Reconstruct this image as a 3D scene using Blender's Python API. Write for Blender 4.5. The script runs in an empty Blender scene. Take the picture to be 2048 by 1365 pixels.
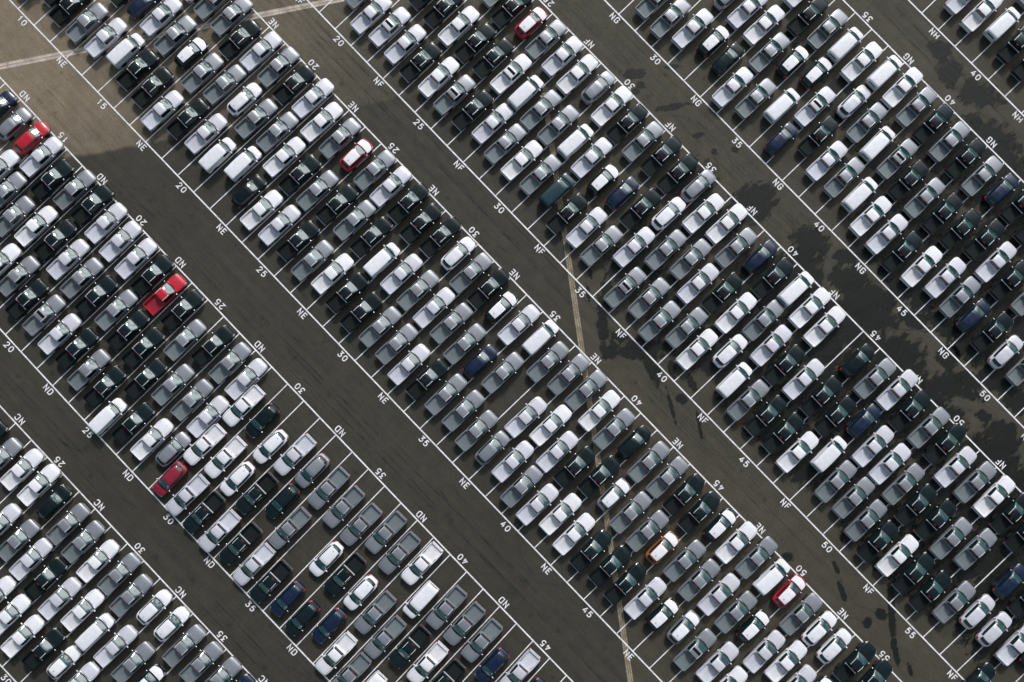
import bpy, bmesh, math, random
from mathutils import Matrix, Vector
R_ = math.radians
SC = bpy.context.scene
COL = SC.collection

# ------------------------------------------------------------------ camera
cam = bpy.data.cameras.new("camera"); camo = bpy.data.objects.new("camera", cam); COL.objects.link(camo)
CAM_R = [[0.692385, 0.721526, -0.001684], [0.720854, -0.691837, -0.041608], [-0.031186, 0.027594, -0.999133]]          # rows: image right, image down, view direction (world axes)
CAM_C = [93.389, 10.8629, 116.1174]
cam.sensor_width = 36.0; cam.lens = 2100.0 * 36.0 / 2048.0; cam.clip_end = 2000.0; cam.clip_start = 1.0
_m = Matrix(((CAM_R[0][0], -CAM_R[1][0], -CAM_R[2][0], CAM_C[0]), (CAM_R[0][1], -CAM_R[1][1], -CAM_R[2][1], CAM_C[1]),
             (CAM_R[0][2], -CAM_R[1][2], -CAM_R[2][2], CAM_C[2]), (0, 0, 0, 1)))
camo.matrix_world = _m
SC.camera = camo

# ------------------------------------------------------------------ sky, sun, exposure
SUN_AZ = Vector((-0.60, 0.80, 0)).normalized(); SUN_EL = R_(41)
sun_dir = Vector((SUN_AZ.x*math.cos(SUN_EL), SUN_AZ.y*math.cos(SUN_EL), math.sin(SUN_EL)))
w = bpy.data.worlds.new("World"); SC.world = w; w.use_nodes = True
nt = w.node_tree; nt.nodes.clear()
def N(nt, t, **kw):
    n = nt.nodes.new(t)
    for k, v in kw.items(): setattr(n, k, v)
    return n
def L(nt, a, b): nt.links.new(a, b)
out = N(nt, 'ShaderNodeOutputWorld'); bg = N(nt, 'ShaderNodeBackground'); L(nt, bg.outputs[0], out.inputs[0])
sky = N(nt, 'ShaderNodeTexSky', sky_type='NISHITA'); sky.sun_disc = False; sky.sun_elevation = SUN_EL
sky.sun_rotation = math.atan2(SUN_AZ.x, SUN_AZ.y); sky.air_density = 1.2; sky.dust_density = 2.0
tc = N(nt, 'ShaderNodeTexCoord')
mp = N(nt, 'ShaderNodeMapping'); mp.inputs['Scale'].default_value = (1, 1, 2.2); L(nt, tc.outputs['Generated'], mp.inputs[0])
nz = N(nt, 'ShaderNodeTexNoise'); nz.inputs['Scale'].default_value = 5.0; nz.inputs['Detail'].default_value = 7; nz.inputs['Roughness'].default_value = .58
L(nt, mp.outputs[0], nz.inputs[0])
# broken cloud, thicker towards the sun and overhead
dt = N(nt, 'ShaderNodeVectorMath', operation='DOT_PRODUCT'); L(nt, tc.outputs['Generated'], dt.inputs[0]); dt.inputs[1].default_value = tuple(Vector((-0.30, 0.76, 0.58)).normalized())
mr = N(nt, 'ShaderNodeMapRange'); L(nt, dt.outputs['Value'], mr.inputs[0]); mr.inputs[1].default_value = .55; mr.inputs[2].default_value = .96; mr.inputs[3].default_value = -.07; mr.inputs[4].default_value = .10
ad = N(nt, 'ShaderNodeMath', operation='ADD'); L(nt, nz.outputs[0], ad.inputs[0]); L(nt, mr.outputs[0], ad.inputs[1])
rp = N(nt, 'ShaderNodeMapRange', interpolation_type='SMOOTHSTEP'); L(nt, ad.outputs[0], rp.inputs[0]); rp.inputs[1].default_value = .46; rp.inputs[2].default_value = .58
cl = N(nt, 'ShaderNodeMix', data_type='RGBA'); L(nt, rp.outputs[0], cl.inputs['Factor'])
tint = N(nt, 'ShaderNodeMix', data_type='RGBA', blend_type='MULTIPLY'); tint.inputs['Factor'].default_value = 1; L(nt, sky.outputs[0], tint.inputs[6]); tint.inputs[7].default_value = (.86, 1.10, 1.02, 1)
L(nt, tint.outputs[2], cl.inputs[6]); pass
glow = N(nt, 'ShaderNodeMapRange', interpolation_type='SMOOTHSTEP'); L(nt, dt.outputs['Value'], glow.inputs[0]); glow.inputs[1].default_value = .80; glow.inputs[2].default_value = 1.0; glow.inputs[3].default_value = 1.0; glow.inputs[4].default_value = 5.2
cb = N(nt, 'ShaderNodeVectorMath', operation='SCALE'); cb.inputs[0].default_value = (10.3, 10.5, 10.9); L(nt, glow.outputs[0], cb.inputs['Scale']); L(nt, cb.outputs[0], cl.inputs[7])
L(nt, cl.outputs[2], bg.inputs[0]); bg.inputs[1].default_value = .085
sl = bpy.data.lights.new("sun", 'SUN'); sl.energy = 3.1; sl.angle = R_(8.0); sl.color = (1.0, .96, .90)
so = bpy.data.objects.new("sun", sl); COL.objects.link(so); so.rotation_euler = sun_dir.to_track_quat('Z', 'Y').to_euler()
SC.view_settings.view_transform = 'Standard'; SC.view_settings.look = 'None'; SC.view_settings.gamma = 1; SC.view_settings.exposure = -0.44; SC.cycles.transparent_max_bounces = 64

# ------------------------------------------------------------------ lot layout
PITCH = 2.6                                   # metres between lane lines
EDGE = {'NEl': [[-0.000501, 0.001183, 0.008586], [2.4e-05, 0.00468, 0.006684]], 'NEu': [[-0.000522, -9e-05, 0.090302], [0.000289, -0.00103, 18.814211]], 'NDu': [[0.000761, -0.008673, -0.691325], [0.000645, -0.000293, -7.086527]], 'NDl': [[0.001646, 0.026728, -0.223367], [0.001211, -0.002448, -26.133132]], 'NCu': [[0.003642, 0.037385, -0.07568], [0.000471, -0.005173, -31.80083]], 'NFl': [[-0.000243, 0.000225, 0.104196], [0.000297, -0.003534, 23.901397]], 'NFu': [[-9.5e-05, 0.005562, 0.143573], [0.000101, 0.002542, 42.832646]], 'NGl': [[-9.2e-05, 0.008981, 0.134367], [-0.000134, 0.005792, 48.088203]], 'NGu': [[0.0, 0.018924, 0.055556], [0.0, 0.005012, 67.33856]], 'NHl': [[0.0, 0.027384, -0.036552], [0.0, 0.007378, 72.591646]], 'NCl': [[0.003642, 0.037385, 0.23632], [0.000471, -0.005173, -50.859765]], 'NHu': [[0.0, 0.027384, -0.036552], [0.0, 0.007378, 91.60058]]}                                   # kerb-side lines of each block: x and y wobble of the painted line
def edge(e, j):
    cx, cy = EDGE[e]; k = j-31
    return Vector((j*PITCH + cx[0]*k*k + cx[1]*k + cx[2], cy[0]*k*k + cy[1]*k + cy[2], 0))
VEH = """NE:11,0.2415,0.29,PK;10,0.2812,0.62,PK;9,0.2085,0.62,PK;12,0.2428,0.41,PG;12,0.5639,0.55,PK;13,0.2615,0.50,PL;13,0.5642,0.47,CN;14,0.2962,0.50,VW;14,0.5826,0.33,PL;14,0.8612,0.62,CW;15,0.2673,0.31,PK;15,0.5650,0.38,PG;15,0.8792,0.45,PG;16,0.2574,0.32,PK;16,0.5578,0.41,XK;16,0.8849,0.46,PG;17,0.2063,0.35,PL;17,0.5270,0.34,PG;17,0.8230,0.44,PK;18,0.2817,0.36,PK;18,0.5757,0.36,PG;18,0.8634,0.41,PL;19,0.2977,0.36,PL;19,0.5955,0.45,CW;19,0.8747,0.43,PG;20,0.2602,0.41,VW;20,0.5698,0.35,PG;20,0.8700,0.45,PK;21,0.3328,0.44,VW;21,0.6058,0.44,PG;21,0.8935,0.42,PL;22,0.2404,0.48,CK;22,0.5335,0.41,PW;22,0.8343,0.42,PW;23,0.2225,0.39,PW;23,0.5272,0.44,PK;23,0.8452,0.53,PG;24,0.2374,0.38,PL;24,0.5374,0.44,PG;24,0.8425,0.53,XR;25,0.2535,0.48,PK;25,0.5637,0.48,PK;25,0.8640,0.55,PG;26,0.2333,0.53,PG;26,0.5744,0.48,PG;26,0.8646,0.49,PL;27,0.2647,0.52,PW;27,0.5773,0.50,PK;27,0.8728,0.57,PK;28,0.2497,0.57,PK;28,0.5286,0.57,VW;28,0.8419,0.58,PK;29,0.2321,0.60,PK;29,0.5547,0.58,PL;29,0.8705,0.54,PK;30,0.2505,0.61,PG;30,0.5575,0.54,PG;30,0.8733,0.62,CW;31,0.2510,0.62,PG;31,0.5552,0.56,PL;31,0.8527,0.56,PG;32,0.2209,0.59,PL;32,0.5657,0.50,PG;32,0.8631,0.55,PK;33,0.2366,0.57,PK;33,0.5387,0.58,PG;33,0.8367,0.39,XK;34,0.2550,0.57,PG;34,0.5306,0.53,CN;34,0.8441,0.55,PL;35,0.2631,0.58,PG;35,0.5824,0.55,PG;35,0.8833,0.62,VW;36,0.2377,0.57,PG;36,0.8162,0.50,PG;37,0.2304,0.53,CG;37,0.4994,0.62,PL;37,0.8523,0.47,PG;38,0.2666,0.55,PL;38,0.5714,0.55,PW;38,0.8625,0.45,PG;39,0.2028,0.59,PG;39,0.4918,0.52,PL;39,0.8341,0.47,PW;40,0.1970,0.59,PL;40,0.5047,0.47,PK;40,0.8211,0.42,PG;41,0.2545,0.49,PW;41,0.5690,0.46,PK;41,0.8467,0.45,CK;42,0.2318,0.49,PW;42,0.5511,0.40,XG;42,0.8338,0.46,PG;43,0.2347,0.49,PK;43,0.5538,0.46,PG;43,0.8492,0.48,PG;44,0.2529,0.53,PK;44,0.5499,0.58,PG;44,0.8490,0.51,PK;45,0.2454,0.48,PK;45,0.5395,0.43,XO;45,0.8410,0.46,PK;46,0.2713,0.49,PL;46,0.5857,0.52,PG;46,0.8723,0.45,XK;47,0.2718,0.44,XK;47,0.5678,0.52,PG;47,0.8749,0.41,PW;48,0.3102,0.42,XG;48,0.5933,0.53,PL;48,0.8978,0.51,PG;49,0.2719,0.44,SG;49,0.5934,0.60,PG;49,0.8850,0.55,VW;50,0.3130,0.55,PL;50,0.6032,0.43,XK;50,0.8955,0.41,XR;51,0.2522,0.52,PW;51,0.5524,0.59,PL;51,0.8547,0.46,PG;52,0.6020,0.43,PW;52,0.8695,0.41,CW;53,0.5433,0.42,PL;53,0.8612,0.29,CW;54,0.6062,0.10,XK;54,0.8842,0.50,PK;55,0.8812,0.54,PK
ND:12,0.8834,0.62,CN;13,0.8778,0.62,CG;14,0.6316,0.57,PW;14,0.9005,0.56,CR;15,0.5751,0.42,PG;15,0.8705,0.32,PL;16,0.5136,0.44,PG;16,0.8246,0.44,PK;17,0.2687,0.62,PW;17,0.5726,0.40,PW;17,0.8807,0.43,PG;18,0.2993,0.49,PG;18,0.5983,0.44,PK;18,0.8956,0.43,PK;19,0.2460,0.46,PK;19,0.5774,0.39,PL;19,0.8820,0.40,PL;20,0.2564,0.45,SG;20,0.5619,0.38,PG;20,0.8711,0.40,PL;21,0.2494,0.57,PL;21,0.5514,0.37,PK;21,0.8678,0.42,PL;22,0.2628,0.47,PK;22,0.5818,0.43,PG;22,0.8696,0.46,PK;23,0.2320,0.49,PG;23,0.5507,0.39,PK;23,0.8482,0.36,PR;24,0.2318,0.46,PK;24,0.5450,0.36,PK;24,0.8576,0.40,PK;25,0.1327,0.45,VW;25,0.4336,0.40,PK;25,0.7524,0.36,PG;26,0.2083,0.36,PK;26,0.5266,0.38,PG;26,0.8454,0.41,PK;27,0.2258,0.45,PW;27,0.5463,0.45,PG;27,0.8501,0.48,PG;28,0.2707,0.25,CG;28,0.5478,0.39,PL;28,0.8538,0.40,PL;29,0.1412,-0.30,CD-;29,0.4174,-0.30,PW-;29,0.7328,-0.30,PW-;30,0.1498,-0.30,PL-;30,0.4542,-0.30,PW-;30,0.7561,-0.30,CK-;31,0.1498,-0.30,PK-;31,0.4237,-0.30,CW-;31,0.6873,-0.23,CW-;32,0.1422,-0.27,PL-;32,0.4434,-0.30,PK-;32,0.7531,-0.30,PL-;33,0.1812,-0.30,PK-;33,0.5234,-0.30,CK-;33,0.7673,-0.30,CG-;34,0.1552,-0.29,PL-;34,0.4450,-0.28,PG-;34,0.7630,-0.30,PG-;35,0.1579,-0.30,PK-;35,0.7511,-0.30,PG-;36,0.1623,-0.30,CN-;36,0.4776,-0.30,CW-;36,0.7535,-0.20,PG-;37,0.1485,-0.30,CK-;37,0.4905,-0.30,PK-;37,0.8245,-0.27,PG-;38,0.2294,-0.30,CN-;38,0.4870,-0.30,CW-;38,0.8001,-0.26,PG-;39,0.1448,-0.30,PW-;39,0.4670,-0.30,PG-;39,0.8508,-0.30,PW-;40,0.1228,-0.30,PG-;40,0.4106,-0.30,PG-;40,0.7040,-0.30,VW-;41,0.1378,-0.30,VW-;41,0.4733,-0.30,PK-;41,0.7791,-0.30,PG-;42,0.1707,-0.30,PK-;42,0.4813,-0.30,PW-;42,0.7895,-0.30,PG-;43,0.4815,-0.30,PK-;43,0.7947,-0.30,PG-;44,0.4668,-0.30,CG-;44,0.7402,-0.30,CN-;45,0.8274,-0.30,PL-;46,0.7765,-0.30,CN-
NF:19,0.2938,0.62,PG;20,0.2151,0.60,PL;21,0.2410,0.45,SL;21,0.5635,0.49,PK;22,0.2358,0.46,PL;22,0.5525,0.45,PK;23,0.2305,0.47,PK;23,0.5391,0.49,PW;23,0.8802,0.62,PG;24,0.2436,0.51,PW;24,0.5413,0.53,PK;24,0.8450,0.50,PK;25,0.2383,0.52,SG;25,0.5565,0.53,PK;25,0.8569,0.56,XR;26,0.2539,0.57,PK;26,0.5639,0.57,SW;26,0.8554,0.47,PG;27,0.2823,0.59,PL;27,0.5489,0.62,VW;27,0.8546,0.48,PL;28,0.2534,0.58,PG;28,0.5412,0.57,PG;28,0.8433,0.49,PW;29,0.2549,0.59,PW;29,0.5535,0.54,PG;29,0.8731,0.54,CG;30,0.2764,0.57,PG;30,0.5601,0.56,VW;30,0.8572,0.49,PW;31,0.2807,0.51,VT;31,0.5601,0.51,PL;31,0.8512,0.49,PK;32,0.2313,0.56,PK;32,0.5145,0.58,XK;32,0.8425,0.51,PG;33,0.2542,0.52,PL;33,0.5434,0.50,CN;33,0.8624,0.50,PK;34,0.2436,0.51,PG;34,0.5589,0.54,PK;34,0.8574,0.54,PK;35,0.3748,0.49,PL;35,0.6535,0.45,CW;35,0.8913,0.50,CG;36,0.1733,0.43,SG;36,0.4956,0.53,PG;36,0.8032,0.48,PW;37,0.2297,0.50,PG;37,0.5621,0.56,PG;37,0.8591,0.46,PW;38,0.1805,0.53,PG;38,0.4943,0.45,PL;38,0.7988,0.49,PG;39,0.2674,0.49,PG;39,0.5580,0.45,PK;39,0.8618,0.48,CN;40,0.2236,0.40,PW;40,0.5341,0.46,PW;40,0.8295,0.48,PK;41,0.3511,0.45,CW;41,0.6177,0.52,PG;41,0.8818,0.49,VW;42,0.2537,0.45,VW;42,0.5477,0.50,PL;42,0.8636,0.46,PW;43,0.2300,0.46,PG;43,0.5237,0.46,PK;43,0.8471,0.44,PW;44,0.2422,0.46,PK;44,0.5460,0.40,PL;45,0.2433,0.50,PK;45,0.5504,0.48,PK;45,0.8424,0.46,CK;46,0.2273,0.47,PW;46,0.5292,0.51,PK;46,0.8446,0.52,PG;47,0.3491,0.40,VW;47,0.6250,0.45,CN;47,0.8924,0.50,PL;48,0.2669,0.45,PG;48,0.5633,0.49,PL;48,0.8605,0.47,PK;49,0.2743,0.46,PG;49,0.5621,0.53,PL;49,0.8698,0.62,PG;50,0.2346,0.55,PG;50,0.5361,0.53,PG;50,0.8712,0.53,PK;51,0.1997,0.50,PK;51,0.5045,0.50,PK;51,0.8214,0.48,PL;52,0.2244,0.46,PW;52,0.5266,0.53,PK;52,0.8409,0.54,PG;53,0.2186,0.47,PK;53,0.5139,0.51,PG;53,0.8627,0.47,PW;54,0.2153,0.50,PK;54,0.5717,0.58,PG;54,0.8652,0.51,PK;55,0.2704,0.50,PG;55,0.8487,0.45,PK;56,0.3249,0.43,CL;56,0.5818,0.50,CN;57,0.3241,0.43,CL;57,0.6017,0.51,PK;58,0.0522,0.57,CK;58,0.3594,0.62,PL;59,0.4106,0.07,CK
NG:28,0.2088,0.48,PG;29,0.1892,0.51,PG;30,0.2392,0.50,PL;30,0.5375,0.61,CG;31,0.2708,0.50,XK;31,0.5497,0.57,PL;32,0.2583,0.41,CK;32,0.5505,0.49,PW;32,0.8700,0.62,PL;33,0.1652,0.43,PL;33,0.4591,0.51,PG;33,0.7697,0.54,PK;34,0.2152,0.52,PG;34,0.5170,0.42,XK;34,0.7962,0.50,PG;35,0.2942,0.48,VW;35,0.5668,0.51,XK;35,0.8078,0.49,VW;36,0.1539,0.50,CN;36,0.4269,0.50,SL;36,0.8054,0.51,PW;37,0.3201,0.54,PK;37,0.6067,0.48,CL;37,0.8555,0.51,VW;38,0.2545,0.51,PL;38,0.5752,0.53,PG;38,0.8685,0.47,PW;39,0.2592,0.55,PG;39,0.5337,0.42,VW;39,0.8460,0.46,PG;40,0.2541,0.48,VW;40,0.5539,0.52,SG;40,0.8467,0.47,PK;41,0.2123,0.43,PW;41,0.5138,0.48,PK;41,0.8397,0.50,PG;42,0.2059,0.46,PL;42,0.5075,0.46,PG;42,0.8378,0.48,PK;43,0.1968,0.41,PK;43,0.5187,0.46,PK;43,0.8334,0.50,PG;44,0.2185,0.46,PW;44,0.5299,0.46,PK;44,0.8564,0.50,CN;45,0.2707,0.51,PL;45,0.5871,0.50,PK;45,0.8839,0.44,PK;46,0.2515,0.51,PG;46,0.5421,0.50,PL;46,0.8539,0.50,PK;47,0.2288,0.42,CN;47,0.5277,0.45,PK;48,0.2438,0.50,PK;48,0.5517,0.62,PG;49,0.2167,0.51,CL;50,0.2519,0.52,PG
NH:37,0.2438,0.56,PL;38,0.2387,0.58,PW;39,0.2741,0.54,VW;39,0.5724,0.28,PG;40,0.2572,0.56,PK;41,0.2467,0.46,PK
NC:22,0.8267,0.62,PK;23,0.8163,0.62,PG;24,0.8636,0.53,PW;25,0.5598,0.57,PL;25,0.8759,0.47,PW;26,0.5752,0.62,PG;26,0.8666,0.38,CK;27,0.2594,0.62,PW;27,0.5572,0.49,PL;27,0.8450,0.59,PG;28,0.2518,0.57,PW;28,0.5427,0.51,PK;28,0.8395,0.51,PG;29,0.2277,0.62,PW;29,0.5255,0.54,PL;29,0.8270,0.54,PW;30,0.2627,0.62,PK;30,0.5755,0.57,PW;30,0.8644,0.55,PG;31,0.2938,0.56,XL;31,0.5453,0.60,VW;31,0.8317,0.51,PG;32,0.2758,0.62,PL;32,0.5732,0.61,PL;32,0.8775,0.54,CW;33,0.5807,0.61,PG;33,0.8848,0.54,CW;34,0.5689,0.52,XK;34,0.8561,0.53,PG;35,0.8607,0.49,PG;36,0.8775,0.42,PG;37,0.8947,0.14,CN"""

# ------------------------------------------------------------------ materials
def mat(name): 
    m = bpy.data.materials.new(name); m.use_nodes = True
    return m, m.node_tree, m.node_tree.nodes['Principled BSDF']
def simple(name, col, rough=.5, metal=0, coat=0, spec=.5):
    m, t, b = mat(name); b.inputs['Base Color'].default_value = (*col, 1); b.inputs['Roughness'].default_value = rough
    b.inputs['Metallic'].default_value = metal; b.inputs['Coat Weight'].default_value = coat; b.inputs['Specular IOR Level'].default_value = spec
    return m
def paint(name, col, metal, rough, vary=.06, coat=.4):
    m, t, b = mat(name)
    oi = N(t, 'ShaderNodeObjectInfo'); mr = N(t, 'ShaderNodeMapRange'); L(t, oi.outputs['Random'], mr.inputs[0])
    mr.inputs[3].default_value = 1-vary; mr.inputs[4].default_value = 1+vary
    g = N(t, 'ShaderNodeTexCoord'); n = N(t, 'ShaderNodeTexNoise'); n.inputs['Scale'].default_value = 2.3; n.inputs['Detail'].default_value = 4
    L(t, g.outputs['Object'], n.inputs[0])
    nm = N(t, 'ShaderNodeMapRange'); L(t, n.outputs[0], nm.inputs[0]); nm.inputs[1].default_value = .3; nm.inputs[2].default_value = .7; nm.inputs[3].default_value = .95; nm.inputs[4].default_value = 1.04
    mu = N(t, 'ShaderNodeMath', operation='MULTIPLY'); L(t, mr.outputs[0], mu.inputs[0]); L(t, nm.outputs[0], mu.inputs[1])
    vm = N(t, 'ShaderNodeVectorMath', operation='SCALE'); vm.inputs[0].default_value = col; L(t, mu.outputs[0], vm.inputs['Scale'])
    L(t, vm.outputs[0], b.inputs['Base Color']); b.inputs['Metallic'].default_value = metal; b.inputs['Roughness'].default_value = rough
    b.inputs['Coat Weight'].default_value = coat; b.inputs['Coat Roughness'].default_value = .12
    if col[0] < .02 and col[2] < .02: b.inputs['Specular IOR Level'].default_value = .2
    return m
PAINT = {
 'W': paint('white_paint', (.755, .75, .80), 0, .34, .05, .25), 'L': paint('pale_silver_paint', (.62, .615, .68), .15, .36, .06, .35),
 'G': paint('grey_paint', (.285, .295, .33), .45, .38, .09, .4), 'K': paint('black_paint', (.006, .013, .016), 0, .24, .2, .15),
 'R': paint('red_paint', (.46, .010, .026), 0, .33), 'D': paint('dark_red_paint', (.22, .010, .03), 0, .35), 'N': paint('navy_paint', (.004, .012, .042), .05, .26),
 'O': paint('orange_paint', (.36, .12, .04), .1, .35), 'T': paint('teal_paint', (.006, .034, .046), .1, .3)}
LINER = {'W': paint('white_bed_paint', (.80, .79, .82), 0, .55, .06, 0), 'L': paint('silver_bed_paint', (.66, .665, .74), 0, .55, .06, 0), 'G': paint('grey_bed_liner', (.185, .22, .235), .1, .55, .1, 0),
 'K': paint('black_bed_liner', (.012, .016, .017), 0, .7, .2, 0), 'R': paint('red_bed_paint', (.36, .01, .03), 0, .5)}
FILM = paint('white_protective_film', (.80, .785, .83), 0, .6, .03, 0)
GLASS = simple('tinted_glass', (.008, .045, .048), .04, 0, 0, 1.0); GLASS.node_tree.nodes['Principled BSDF'].inputs['IOR'].default_value = 1.7
DARKGLASS = simple('dark_window_glass', (.006, .016, .017), .05, 0, 0, .7)
TRIM = simple('black_trim', (.012, .015, .016), .5); COWL = simple('black_cowl', (.005, .007, .008), .8, 0, 0, .1)
CHROME = simple('chrome', (.62, .62, .64), .22, .9)
RAIL = simple('satin_rail', (.82, .81, .83), .3, .3)
LAMP = simple('headlight_glass', (.55, .55, .56), .12, .2, .5)
REDL = simple('tail_light_red', (.45, .02, .03), .25, 0, .4)
RUBBER = simple('tyre_rubber', (.015, .016, .017), .85)
PAPER = simple('paper', (.50, .58, .55), .8)

# ------------------------------------------------------------------ mesh helpers
def mono(xs, ys, x):
    """monotone cubic interpolation, xs ascending"""
    n = len(xs)
    if x <= xs[0]: return ys[0]
    if x >= xs[-1]: return ys[-1]
    d = [(ys[i+1]-ys[i])/(xs[i+1]-xs[i]) for i in range(n-1)]
    def slope(i):
        if i == 0: return d[0]
        if i == n-1: return d[-1]
        if d[i-1]*d[i] <= 0: return 0
        return 2*d[i-1]*d[i]/(d[i-1]+d[i])
    for i in range(n-1):
        if x <= xs[i+1]:
            h = xs[i+1]-xs[i]; t = (x-xs[i])/h; m0, m1 = slope(i), slope(i+1)
            return (ys[i]*(1+2*t)*(1-t)**2 + h*m0*t*(1-t)**2 + ys[i+1]*t*t*(3-2*t) + h*m1*t*t*(t-1))
class Loft:
    """half profiles along x; point(x, v, side) gives the skin"""
    def __init__(s, st):
        st = sorted(st, key=lambda a: a[0]); s.xs = [a[0] for a in st]; s.k = len(st[0][1]); s.st = st
    def prof(s, x): return [(mono(s.xs, [a[1][i][0] for a in s.st], x), mono(s.xs, [a[1][i][1] for a in s.st], x)) for i in range(s.k)]
    def point(s, x, v, side=1, pr=None):
        pr = pr or s.prof(x); i = min(int(v), s.k-2); t = v-i
        def cr(c):
            p1, p2 = pr[i][c], pr[i+1][c]; p0 = pr[i-1][c] if i else 2*p1-p2; p3 = pr[i+2][c] if i+2 < s.k else (p1 if c else -p1) if i+2 == s.k and False else p2
            m1, m2 = (p2-p0)*.28, (p3-p1)*.28
            return p1*(1+2*t)*(1-t)**2 + m1*t*(1-t)**2 + p2*t*t*(3-2*t) + m2*t*t*(t-1)
        return Vector((x, side*max(cr(0), 0), cr(1)))
    def mesh(s, bm, nx=30, nv=16, x0=None, x1=None):
        x0 = s.xs[0] if x0 is None else x0; x1 = s.xs[-1] if x1 is None else x1
        xl = sorted(set([x0+(x1-x0)*i/nx for i in range(nx+1)]+[x for x in s.xs if x0 < x < x1]))
        rows = []
        for x in xl:
            pr = s.prof(x); vs = [(s.k-1)*i/nv for i in range(nv+1)]
            row = [bm.verts.new(s.point(x, v, 1, pr)) for v in vs]+[bm.verts.new(s.point(x, v, -1, pr)) for v in reversed(vs[:-1])]
            rows.append(row)
        for a, b in zip(rows, rows[1:]):
            for i in range(len(a)-1): bm.faces.new((a[i], a[i+1], b[i+1], b[i]))
        bm.faces.new(rows[0]); bm.faces.new(list(reversed(rows[-1])))
    def normal(s, x, v, side):
        e = .02; p = s.point(x, v, side); a = s.point(min(x+e, s.xs[-1]), v, side)-s.point(max(x-e, s.xs[0]), v, side); b = s.point(x, min(v+e, s.k-1), side)-s.point(x, max(v-e, 0), side)
        n = a.cross(b)
        if n.length < 1e-9: return Vector((0, 0, 1))
        n.normalize(); c = Vector((x*.9, 0, .7))
        return n if n.dot(p-c) > 0 else -n
    def patch(s, bm, x0, x1, v0, v1, off=.006, sides=(1, -1), bow0=0, bow1=0, nx=8, nv=8, skirt=.03):
        """a thin shell lying on the skin"""
        if len(sides) == 2 and v1 >= s.k-1.001:
            cols = [(v0+(s.k-1-v0)*i/nv, 1) for i in range(nv+1)]+[(v0+(s.k-1-v0)*i/nv, -1) for i in reversed(range(nv))]
            groups = [cols]
        else: groups = [[(v0+(v1-v0)*i/nv, sd) for i in range(nv+1)] for sd in sides]
        for cols in groups:
            grid = []
            for i in range(nx+1):
                r = []
                for v, sd in cols:
                    q = ((s.k-1-v)/(s.k-1-v0))**2 if v1 >= s.k-1.001 else 0
                    x = (x0-bow0*q)*(1-i/nx)+(x1-bow1*q)*i/nx
                    r.append(bm.verts.new(s.point(x, v, sd)+s.normal(x, v, sd)*off))
                grid.append(r)
            for a, b in zip(grid, grid[1:]):
                for i in range(len(a)-1): bm.faces.new((a[i], a[i+1], b[i+1], b[i]))
def box(bm, x0, x1, y0, y1, z0, z1, bev=0.0):
    g = bmesh.ops.create_cube(bm, size=1); vs = g['verts']
    for v in vs: v.co = Vector(((x0+x1)/2+v.co.x*(x1-x0), (y0+y1)/2+v.co.y*(y1-y0), (z0+z1)/2+v.co.z*(z1-z0)))
    if bev:
        es = list({e for v in vs for e in v.link_edges}); bmesh.ops.bevel(bm, geom=es, offset=bev, segments=2, affect='EDGES')
def ball(bm, c, r):
    g = bmesh.ops.create_uvsphere(bm, u_segments=10, v_segments=6, radius=1)
    for v in g['verts']: v.co = Vector((c[0]+v.co.x*r[0], c[1]+v.co.y*r[1], c[2]+v.co.z*r[2]))
def wheel_bm(bm, x, y, r, wd):
    pr = [(-.5, .55), (-.5, .9), (-.38, 1), (.38, 1), (.5, .9), (.5, .55), (.42, .5), (.40, .12)]
    rings = []
    sg = 1 if y > 0 else -1
    for a, b in pr:
        rings.append([bm.verts.new((x+math.cos(t)*r*b, y+sg*a*wd, r+math.sin(t)*r*b)) for t in [2*math.pi*i/18 for i in range(18)]])
    for a, b in zip(rings, rings[1:]):
        for i in range(18): bm.faces.new((a[i], a[(i+1) % 18], b[(i+1) % 18], b[i]))
    bm.faces.new(rings[0]); bm.faces.new(rings[-1])
def link(name, bm, m, parent=None, smooth=40):
    bmesh.ops.recalc_face_normals(bm, faces=bm.faces)
    me = bpy.data.meshes.new(name); bm.to_mesh(me); bm.free()
    for p in me.polygons: p.use_smooth = True
    if smooth: me.set_sharp_from_angle(angle=R_(smooth))
    me.materials.append(m)
    o = bpy.data.objects.new(name, me); COL.objects.link(o)
    if parent: o.parent = parent
    return o
def part(name, m, parent, f, *a, smooth=40, **k):
    bm = bmesh.new(); f(bm, *a, **k); return link(name, bm, m, parent, smooth)

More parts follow.
